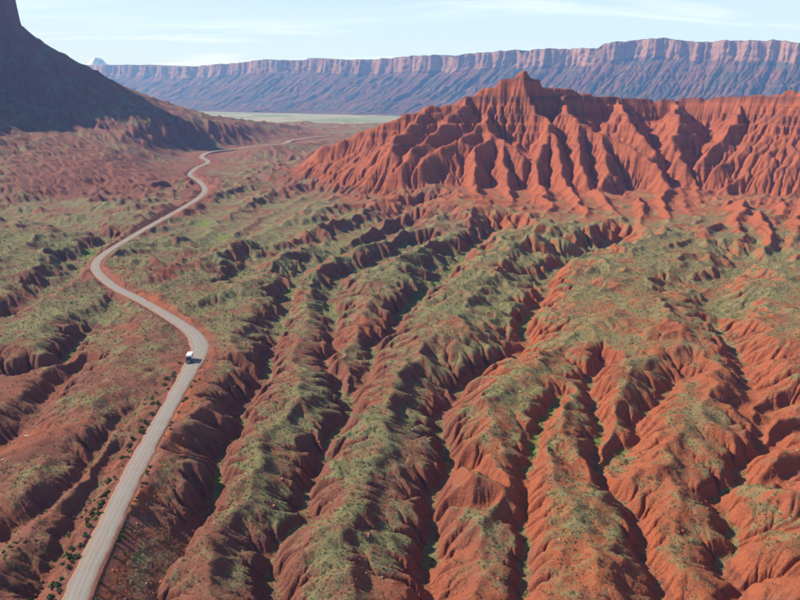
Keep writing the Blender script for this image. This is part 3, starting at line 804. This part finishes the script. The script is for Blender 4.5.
# ------------------------------------------------------------------ gravel road
def road_material():
    k = NT('gravel_road')
    lat = k.attr('lat')
    n1 = k.noise(0.25, 5, 0.6); n2 = k.noise(2.2, 4, 0.7)
    c = k.mix(n1, (0.21, 0.188, 0.176), (0.30, 0.27, 0.255))
    w = k.math('ADD', lat, k.math('MULTIPLY', k.math('SUBTRACT', n1, 0.5), 0.25))
    tr = k.math('ABSOLUTE', k.math('SUBTRACT', k.math('ABSOLUTE', w), 0.42))
    c = k.mix(k.math('MULTIPLY', k.math('SUBTRACT', 1.0, k.step(tr, 0.05, 0.16)), 0.22), c, (0.40, 0.365, 0.345))
    ctr = k.math('SUBTRACT', 1.0, k.step(k.math('ABSOLUTE', w), 0.02, 0.10))
    c = k.mix(k.math('MULTIPLY', ctr, 0.25), c, (0.45, 0.40, 0.36))
    ed = k.step(k.math('ADD', k.math('ABSOLUTE', lat), k.math('MULTIPLY', k.math('SUBTRACT', n2, 0.5), 0.8)), 0.62, 1.0)
    c = k.mix(k.math('MULTIPLY', ed, 0.8), c, (0.30, 0.145, 0.09))
    c = k.mix(k.math('MULTIPLY', k.step(n2, 0.5, 0.75), 0.3), c, (0.22, 0.17, 0.145))
    c = k.mix(k.math('MULTIPLY', k.step(k.noise(0.07, 4, 0.7), 0.5, 0.66), 0.35), c, (0.30, 0.215, 0.17))
    k.color(c); k.bump(n2, 0.5, 0.3); return k.m
tg = np.gradient(ROAD[:, :2], axis=0); tg /= np.linalg.norm(tg, axis=1)[:, None]
rn = np.stack([-tg[:, 1], tg[:, 0]], 1)
lat = np.array([-1.12, -1.0, -0.8, -0.5, -0.2, 0, 0.2, 0.5, 0.8, 1.0, 1.12])
alz = np.array([-0.45, -0.08, 0.0, 0.05, 0.09, 0.10, 0.09, 0.05, 0.0, -0.08, -0.45])
sl = np.arange(len(ROAD)) * 2.0
wide = ROAD_W * (1 + 0.07 * fbm(sl, sl * 0, 14.0, 3, 401)) * (1 + 0.32 * np.exp(-((ROAD[:, 1] - 292) / 30.0) ** 2)) * (1 + 0.25 * smooth(500, 1000, ROAD[:, 1]) + 0.9 * smooth(1050, 1500, ROAD[:, 1]))
LAT = np.repeat(lat[None, :], len(ROAD), 0)
RXm = ROAD[:, 0:1] + rn[:, 0:1] * lat * wide[:, None]; RYm = ROAD[:, 1:2] + rn[:, 1:2] * lat * wide[:, None]
edn = 0.75 * fbm(RXm, RYm, 4.5, 3, 411, 0.6) * (np.abs(lat) > 0.7)
RXm += rn[:, 0:1] * edn; RYm += rn[:, 1:2] * edn
RZm = ROAD[:, 2:3] + alz + 1.1 * smooth(1000, 1400, ROAD[:, 1:2])
road = grid_mesh('gravel_road', RXm, RYm, RZm, dict(lat=LAT), road_material(), flip=True)
road['kind'] = 'structure'; road['label'] = 'pale winding gravel road'
print('setting', round(time.time() - T0, 1))

# ------------------------------------------------------------------ small mesh kit
import bmesh
def bm_box(bm, x0, x1, y0, y1, z0, z1, bev=0.0):
    r = bmesh.ops.create_cube(bm, size=1.0)
    for v in r['verts']:
        v.co = Vector(((x0 + x1) / 2 + v.co.x * (x1 - x0), (y0 + y1) / 2 + v.co.y * (y1 - y0), (z0 + z1) / 2 + v.co.z * (z1 - z0)))
    if bev:
        es = list({e for v in r['verts'] for e in v.link_edges})
        bmesh.ops.bevel(bm, geom=es, offset=bev, segments=2, affect='EDGES', profile=0.6)
def bm_prism(bm, prof, x0, x1, bev=0.0):
    """profile in (y, z), extruded along x"""
    a = [bm.verts.new((x0, y, z)) for y, z in prof]; b = [bm.verts.new((x1, y, z)) for y, z in prof]
    bm.faces.new(a[::-1]); bm.faces.new(b)
    n = len(prof)
    for i in range(n): bm.faces.new((a[i], a[(i + 1) % n], b[(i + 1) % n], b[i]))
    bmesh.ops.recalc_face_normals(bm, faces=bm.faces[:])
    if bev: bmesh.ops.bevel(bm, geom=bm.edges[:], offset=bev, segments=2, affect='EDGES', profile=0.6)
def bm_cyl(bm, c, r, w, n=20, axis='x'):
    q = bmesh.ops.create_cone(bm, cap_ends=True, segments=n, radius1=r, radius2=r, depth=w)
    for v in q['verts']:
        x, y, z = v.co
        v.co = Vector((c[0] + z, c[1] + x, c[2] + y)) if axis == 'x' else Vector((c[0] + x, c[1] + z, c[2] + y))
def build(name, fn, mat, parent=None):
    bm = bmesh.new(); fn(bm)
    me = bpy.data.meshes.new(name); bm.to_mesh(me); bm.free()
    me.materials.append(mat)
    o = link(bpy.data.objects.new(name, me)); o.parent = parent
    return o

# ------------------------------------------------------------------ camper truck on the road
def camper_truck():
    tp = unproject(190.5, 361, 0.0)
    i = int(np.argmin(np.hypot(ROAD[:, 0] - tp[0], ROAD[:, 1] - tp[1])))
    fwd = tg[i] if tg[i][1] < 0 else -tg[i]
    rt = np.array([fwd[1], -fwd[0]])
    p = ROAD[i, :2] + rt * 2.1
    root = link(bpy.data.objects.new('camper_truck', None))
    root.location = (p[0], p[1], ROAD[i, 2] + 0.075)
    root.rotation_euler.z = math.atan2(-fwd[0], fwd[1])
    root['label'] = 'small white camper truck with a dark cab driving on the gravel road'
    root['category'] = 'truck'
    W = flat_mat('white_body', (0.82, 0.82, 0.80), 0.35, 0.04, 2.0, spec=0.5); Dk = flat_mat('dark_paint', (0.035, 0.04, 0.06), 0.3, 0.1, spec=0.5)
    Gl = flat_mat('dark_glass', (0.02, 0.025, 0.03), 0.08, 0.1, spec=0.6); Ru = flat_mat('tyre_rubber', (0.02, 0.02, 0.02), 0.9)
    Me = flat_mat('grey_metal', (0.35, 0.35, 0.36), 0.4, 0.1, metal=0.7); Li = flat_mat('lamp_glass', (0.75, 0.75, 0.7), 0.15, 0.05)
    body = build('camper_body', lambda b: bm_prism(b, [(-3.2, 0.75), (0.55, 0.75), (0.55, 2.05), (1.25, 2.15), (1.35, 2.75), (1.15, 2.95), (-3.05, 2.95), (-3.2, 2.8)], -1.06, 1.06, 0.06), W, root)
    build('roof_vent', lambda b: bm_box(b, -0.25, 0.25, -1.6, -1.1, 2.955, 3.08, 0.03), Me, body)
    for s in (-1, 1):
        build('camper_window', lambda b: bm_box(b, s * 1.062 - 0.012, s * 1.062 + 0.012, -2.2, -1.0, 1.75, 2.35, 0.004), Gl, body)
    build('rear_door', lambda b: bm_box(b, -0.4, 0.4, -3.235, -3.205, 0.9, 2.6, 0.01), Me, body)
    cab = build('cab', lambda b: bm_prism(b, [(0.58, 0.55), (3.05, 0.55), (3.1, 1.05), (2.95, 1.22), (2.1, 1.32), (1.42, 1.98), (0.58, 2.02)], -0.98, 0.98, 0.05), Dk, root)
    build('windscreen', lambda b: bm_prism(b, [(2.06, 1.385), (1.49, 1.94), (1.505, 1.955), (2.075, 1.40)], -0.85, 0.85), Gl, cab)
    for s in (-1, 1):
        d = build('door', lambda b: bm_box(b, s * 0.985 - 0.012, s * 0.985 + 0.012, 0.72, 1.9, 0.62, 1.32, 0.004), Dk, cab)
        build('side_window', lambda b: bm_prism(b, [(0.74, 1.36), (1.88, 1.36), (1.38, 1.88), (0.74, 1.9)], s * 0.985 - 0.012, s * 0.985 + 0.012), Gl, cab)
        build('mirror', lambda b: bm_box(b, s * 1.16 - 0.11, s * 1.16 + 0.11, 1.72, 1.82, 1.32, 1.58, 0.02), Dk, cab)
        build('headlight', lambda b: bm_box(b, s * 0.75 - 0.16, s * 0.75 + 0.16, 3.075, 3.14, 0.82, 1.0, 0.015), Li, root)
        for y in (2.35, -2.0):
            w = build('wheel', lambda b: bm_cyl(b, (s * 0.86, y, 0.40), 0.40, 0.26), Ru, root)
            build('rim', lambda b: bm_cyl(b, (s * 0.985, y, 0.40), 0.22, 0.03), Me, w)
    build('grille', lambda b: bm_box(b, -0.52, 0.52, 3.085, 3.13, 0.80, 1.02, 0.01), Me, root)
    build('bumper', lambda b: bm_box(b, -0.97, 0.97, 3.06, 3.24, 0.48, 0.70, 0.03), Me, root)
    build('chassis', lambda b: bm_box(b, -0.7, 0.7, -3.0, 2.9, 0.36, 0.56, 0.02), Ru, root)
camper_truck()

# ------------------------------------------------------------------ shrubs
def leaf_mat(name, a, b):
    k = NT(name)
    oi = k.n.new('ShaderNodeObjectInfo')
    n = k.noise(3.0, 3)
    f = k.math('ADD', k.math('MULTIPLY', n, 0.5), k.math('MULTIPLY', oi.outputs['Random'], 0.5))
    k.color(k.mix(f, a, b)); return k.m
ML = [leaf_mat('sage_leaf', (0.13, 0.135, 0.06), (0.26, 0.255, 0.125)), leaf_mat('bush_leaf', (0.055, 0.075, 0.026), (0.125, 0.155, 0.05)), leaf_mat('fresh_leaf', (0.075, 0.115, 0.022), (0.155, 0.20, 0.05))]
M_TWIG = flat_mat('twig_bark', (0.12, 0.08, 0.06), 0.9)
def shrub_mesh(name, seed, nleaf, flat, mat, lobes=4):
    """a tuft of leafy faces spread through a few lobes, with a handful of bare twigs"""
    r = random.Random(seed); V = []; F = []; MI = []
    L = [(r.uniform(-.5, .5), r.uniform(-.5, .5), r.uniform(.25, .6) * flat, r.uniform(.35, .6)) for _ in range(lobes)]
    for i in range(nleaf):
        cx, cy, cz, cr = r.choice(L)
        d = Vector((r.gauss(0, 1), r.gauss(0, 1), r.gauss(0.25, 1) * flat)).normalized() * cr * r.uniform(0.5, 1.05)
        c = Vector((cx, cy, cz)) + d
        c.z = max(c.z, 0.02)
        n = (d.normalized() + Vector((r.gauss(0, .6), r.gauss(0, .6), r.gauss(0, .6)))).normalized()
        a = n.orthogonal().normalized(); b = n.cross(a); s = r.uniform(.12, .24)
        th = r.uniform(0, 6.28); u = (a * math.cos(th) + b * math.sin(th)) * s; w = (b * math.cos(th) - a * math.sin(th)) * s * r.uniform(.5, .9)
        k = len(V); V += [c - u, c - w * .8, c + u, c + w]; F.append((k, k + 1, k + 2, k + 3)); MI.append(0)
    for i in range(5):
        an = r.uniform(0, 6.28); e = Vector((math.cos(an) * .45, math.sin(an) * .45, .5 * flat + .1)); k = len(V); q = Vector((-math.sin(an), math.cos(an), 0)) * .03
        V += [Vector((0, 0, -.08)) + q, Vector((0, 0, -.08)) - q, e]; F.append((k, k + 1, k + 2)); MI.append(1)
    me = bpy.data.meshes.new(name); me.from_pydata([tuple(v) for v in V], [], F); me.materials.append(mat); me.materials.append(M_TWIG)
    me.polygons.foreach_set('material_index', MI); me.update()
    return me
SHRUBS = [shrub_mesh('sagebrush', 1, 46, .8, ML[0]), shrub_mesh('sagebrush', 2, 46, .7, ML[0], 5), shrub_mesh('sagebrush', 3, 40, .9, ML[1]), shrub_mesh('sagebrush', 4, 40, .8, ML[2])]
BUSHES = [shrub_mesh('bush', 11, 150, .95, ML[1], 6), shrub_mesh('bush', 12, 150, .85, ML[1], 7), shrub_mesh('bush', 13, 130, .9, ML[2], 6), shrub_mesh('bush', 14, 130, .8, ML[0], 6)]

def sample(A, x, y): return ground_at(x, y)(A)
def scatter_nodes(name, meshes, P, rot, scl, idx, kind_label):
    me = bpy.data.meshes.new(name); n = len(P)
    me.vertices.add(n); me.vertices.foreach_set('co', P.astype(np.float32).reshape(-1))
    for k, v, ty in (('rot', rot, 'FLOAT_VECTOR'), ('scl', scl, 'FLOAT_VECTOR')):
        a = me.attributes.new(k, ty, 'POINT'); a.data.foreach_set('vector', v.astype(np.float32).reshape(-1))
    a = me.attributes.new('idx', 'INT', 'POINT'); a.data.foreach_set('value', idx.astype(np.int32))
    o = link(bpy.data.objects.new(name, me))
    ng = bpy.data.node_groups.new(name + '_nodes', 'GeometryNodeTree')
    ng.interface.new_socket('Geometry', in_out='INPUT', socket_type='NodeSocketGeometry')
    ng.interface.new_socket('Geometry', in_out='OUTPUT', socket_type='NodeSocketGeometry')
    N, Lk = ng.nodes, ng.links
    gi, go = N.new('NodeGroupInput'), N.new('NodeGroupOutput')
    ip = N.new('GeometryNodeInstanceOnPoints'); ip.inputs['Pick Instance'].default_value = True
    g2i = N.new('GeometryNodeGeometryToInstance')
    for m in reversed(meshes):
        src = bpy.data.objects.new(name + '_form', m)       # kept out of the scene, only its shape is drawn
        oi = N.new('GeometryNodeObjectInfo'); oi.inputs['Object'].default_value = src; oi.inputs['As Instance'].default_value = True
        Lk.new(oi.outputs['Geometry'], g2i.inputs[0])
    Lk.new(gi.outputs[0], ip.inputs['Points']); Lk.new(g2i.outputs[0], ip.inputs['Instance'])
    for k, s, ty in (('rot', 'Rotation', 'FLOAT_VECTOR'), ('scl', 'Scale', 'FLOAT_VECTOR'), ('idx', 'Instance Index', 'INT')):
        na = N.new('GeometryNodeInputNamedAttribute'); na.data_type = ty; na.inputs['Name'].default_value = k
        Lk.new(na.outputs['Attribute'], ip.inputs[s])
    Lk.new(ip.outputs[0], go.inputs[0])
    md = o.modifiers.new('scatter', 'NODES'); md.node_group = ng
    o['kind'] = 'stuff'; o['label'] = kind_label
    return o

def spots(n, ymax, dens):
    """random ground points, uniform per square metre, kept with probability dens(x, y)"""
    y = np.sqrt(rng.random(n) * (ymax ** 2 - 88.0 ** 2) + 88.0 ** 2); x = (rng.random(n) * 2 - 1) * 0.64 * y
    keep = rng.random(n) < dens(x, y)
    return x[keep], y[keep]
def shrub_dens(x, y):
    v = sample(VEG, x, y); l = sample(LUSH, x, y); s = sample(SL, x, y); rd = sample(RD, x, y)
    d = smooth(0.15, 0.75, v + 0.5 * fbm(x, y, 3.0, 2, 501)) * 0.75 + 0.05
    return d * (0.45 + 0.55 * smooth(300, 180, y)) * smooth(1.1, 0.6, s) * (rd > 5.2) * smooth(650, 380, y)
sx_, sy_ = spots(330000, 640, shrub_dens)
sz_ = sample(H, sx_, sy_)
n = len(sx_)
size = np.exp(rng.normal(-1.22, 0.34, n)).clip(0.14, 0.8) * (1 + 0.25 * smooth(250, 500, sy_))
lu = sample(LUSH, sx_, sy_)
idx = np.where(rng.random(n) < 0.25 + lu, np.where(rng.random(n) < 0.55, 2, 3), rng.integers(0, 2, n))
scatter_nodes('desert_scrub', SHRUBS, np.stack([sx_, sy_, sz_ - 0.02], 1), np.stack([rng.normal(0, .1, n), rng.normal(0, .1, n), rng.random(n) * 6.28], 1),
              np.stack([size, size, size * rng.uniform(.8, 1.2, n)], 1), idx, 'low grey-green desert scrub dotting the ridges')

# rubble of fallen sandstone on the banks
def rock_mesh(name, seed, mat):
    r = random.Random(seed); bm = bmesh.new()
    bmesh.ops.create_icosphere(bm, subdivisions=1, radius=0.5)
    for v in bm.verts:
        v.co = Vector((v.co.x * r.uniform(.7, 1.3), v.co.y * r.uniform(.7, 1.3), v.co.z * r.uniform(.5, .9))) 
        v.co.x = max(-.42, min(.42, v.co.x)); v.co.z = max(-.3, min(.32, v.co.z))
    me = bpy.data.meshes.new(name); bm.to_mesh(me); bm.free(); me.materials.append(mat); return me
MR = [flat_mat('red_sandstone', (0.36, 0.12, 0.06), 0.95, 0.3, 1.5), flat_mat('pale_sandstone', (0.60, 0.52, 0.45), 0.9, 0.15, 1.0)]
ROCKS = [rock_mesh('rock', s, MR[0]) for s in (1, 2, 3)] + [rock_mesh('rock', 4, flat_mat('tan_sandstone', (0.45, 0.27, 0.17), 0.95, 0.2, 1.5))]
def rock_dens(x, y):
    s = sample(SL, x, y); rd = sample(RD, x, y); t_ = sample(TONE, x, y)
    bank = smooth(5.0, 6.5, rd) * smooth(16, 9, rd) * (x > np.interp(y, ROAD[:, 1][np.argsort(ROAD[:, 1])], ROAD[:, 0][np.argsort(ROAD[:, 1])]))
    return (0.10 * smooth(0.35, 0.7, s) * smooth(0.05, 0.35, fbm(x, y, 14, 2, 511)) + 0.30 * bank * smooth(190, 130, y) + 0.045) * (rd > 5)
rx, ry = spots(120000, 420, rock_dens)
n = len(rx); rs = np.exp(rng.normal(-1.0, 0.45, n)).clip(0.12, 1.3)
scatter_nodes('sandstone_rubble', ROCKS, np.stack([rx, ry, sample(H, rx, ry) - 0.02], 1), np.stack([rng.normal(0, .3, n), rng.normal(0, .3, n), rng.random(n) * 6.28], 1),
              np.stack([rs, rs * rng.uniform(.7, 1.2, n), rs], 1), rng.integers(0, 4, n), 'loose orange sandstone rubble lying on the banks')
print('scatter', round(time.time() - T0, 1), len(sx_), len(rx))

# roadside bushes and the dark bushes of the near red mound: individuals
def put_bush(name, mesh, x, y, s, label, cat, group):
    o = link(bpy.data.objects.new(name, mesh))
    z = float(sample(H, np.array([x]), np.array([y]))[0])
    o.location = (x, y, z - 0.03); o.scale = (s, s, s * random.uniform(.8, 1.1)); o.rotation_euler = (0, 0, random.uniform(0, 6.28))
    o['label'] = label; o['category'] = cat; o['group'] = group
    return o
seg = [i for i in range(len(ROAD)) if 119 < ROAD[i, 1] < 275]
def ordinal(n): return str(n) + ('th' if 10 <= n % 100 <= 20 else {1: 'st', 2: 'nd', 3: 'rd'}.get(n % 10, 'th'))
plan = []
cnt = dict(l=0, r=0)
for tries in range(900):
    i = random.choice(seg); side = random.choice('lllr')
    if ROAD[i, 1] > 180 and random.random() < 0.55: continue
    if cnt[side] >= (115 if side == 'l' else 60): continue
    left = rn[i] if rn[i][0] < 0 else -rn[i]
    off = (wide[i] + 1.0 + abs(random.gauss(0, 2.6))) if side == 'l' else (wide[i] + 0.9 + abs(random.gauss(0, 0.7)))
    q = ROAD[i, :2] + (left if side == 'l' else -left) * off
    s = random.uniform(.55, 1.25) if side == 'l' else random.uniform(.45, .85)
    k = random.choice((0, 0, 1, 1, 2, 3))
    plan.append((q[1], q[0], s, k, side)); cnt[side] += 1
rank = {}
for y, x, s, k, side in sorted(plan):
    key = ('large' if s > (0.95 if side == 'l' else 0.65) else 'small', ('dark green', 'dark green', 'fresh green', 'grey-green')[k], 'left' if side == 'l' else 'right')
    rank[key] = rank.get(key, 0) + 1
    put_bush('roadside_bush', BUSHES[k], x, y, s, f"{ordinal(rank[key])} {key[0]} {key[1]} bush up the {key[2]} verge of the gravel road from the bottom", 'bush', 'bushes lining the gravel road')
plan = []
for tries in range(400):
    if len(plan) >= 60: break
    u = random.uniform(2, 66); p = unproject(u, random.uniform(535, 594), 1.0)
    if float(sample(RD, p[0:1], p[1:2])[0]) < 11: continue
    plan.append((u, p[0], p[1], random.uniform(.3, .62), random.choice((0, 1, 3))))
rank = {}
for u, x, y, s, k in sorted(plan):
    key = ('larger' if s > .47 else 'small', 'grey-green' if k == 3 else 'dark green')
    rank[key] = rank.get(key, 0) + 1
    put_bush('desert_bush', BUSHES[k], x, y, s, f"{ordinal(rank[key])} {key[0]} {key[1]} bush from the left on the red mound left of the road", 'bush', 'bushes on the red mound')

# pale boulders by the gully in the lower left
for px, py, s, lab in ((28, 437, 1.5, 'long white sandstone slab at the lip of the dark gully'), (37, 424, .7, 'small white boulder just above the white slab'), (4, 469, .8, 'white boulder on the red slope by the left picture edge')):
    p = unproject(px, py, -3.0)
    o = link(bpy.data.objects.new('boulder', rock_mesh('boulder', int(px) + 5, MR[1])))
    o.location = (p[0], p[1], float(sample(H, p[0:1], p[1:2])[0]) + 0.05 * s); o.scale = (s * 1.5, s * .7, s * .6); o.rotation_euler = (0, 0, R(25))
    o['label'] = lab; o['category'] = 'boulder'; o['group'] = 'pale boulders'

# ------------------------------------------------------------------ haze: the air over the whole place
hz = build('haze', lambda b: bm_box(b, -12500, 12500, -2000, 12300, -76, 690), M_TWIG)
hm = bpy.data.materials.new('haze_air'); hm.use_nodes = True
hn_ = hm.node_tree.nodes; hn_.clear()
ho = hn_.new('ShaderNodeOutputMaterial'); pv = hn_.new('ShaderNodeVolumePrincipled')
pv.inputs['Color'].default_value = (*HAZE_COLOR, 1); pv.inputs['Density'].default_value = HAZE_DENSITY
pv.inputs['Absorption Color'].default_value = (1, 1, 1, 1); pv.inputs['Anisotropy'].default_value = 0.0
hm.node_tree.links.new(pv.outputs[0], ho.inputs['Volume'])
hz.data.materials.clear(); hz.data.materials.append(hm)
hz['kind'] = 'stuff'; hz['label'] = 'blue distance haze'
print('done', round(time.time() - T0, 1))
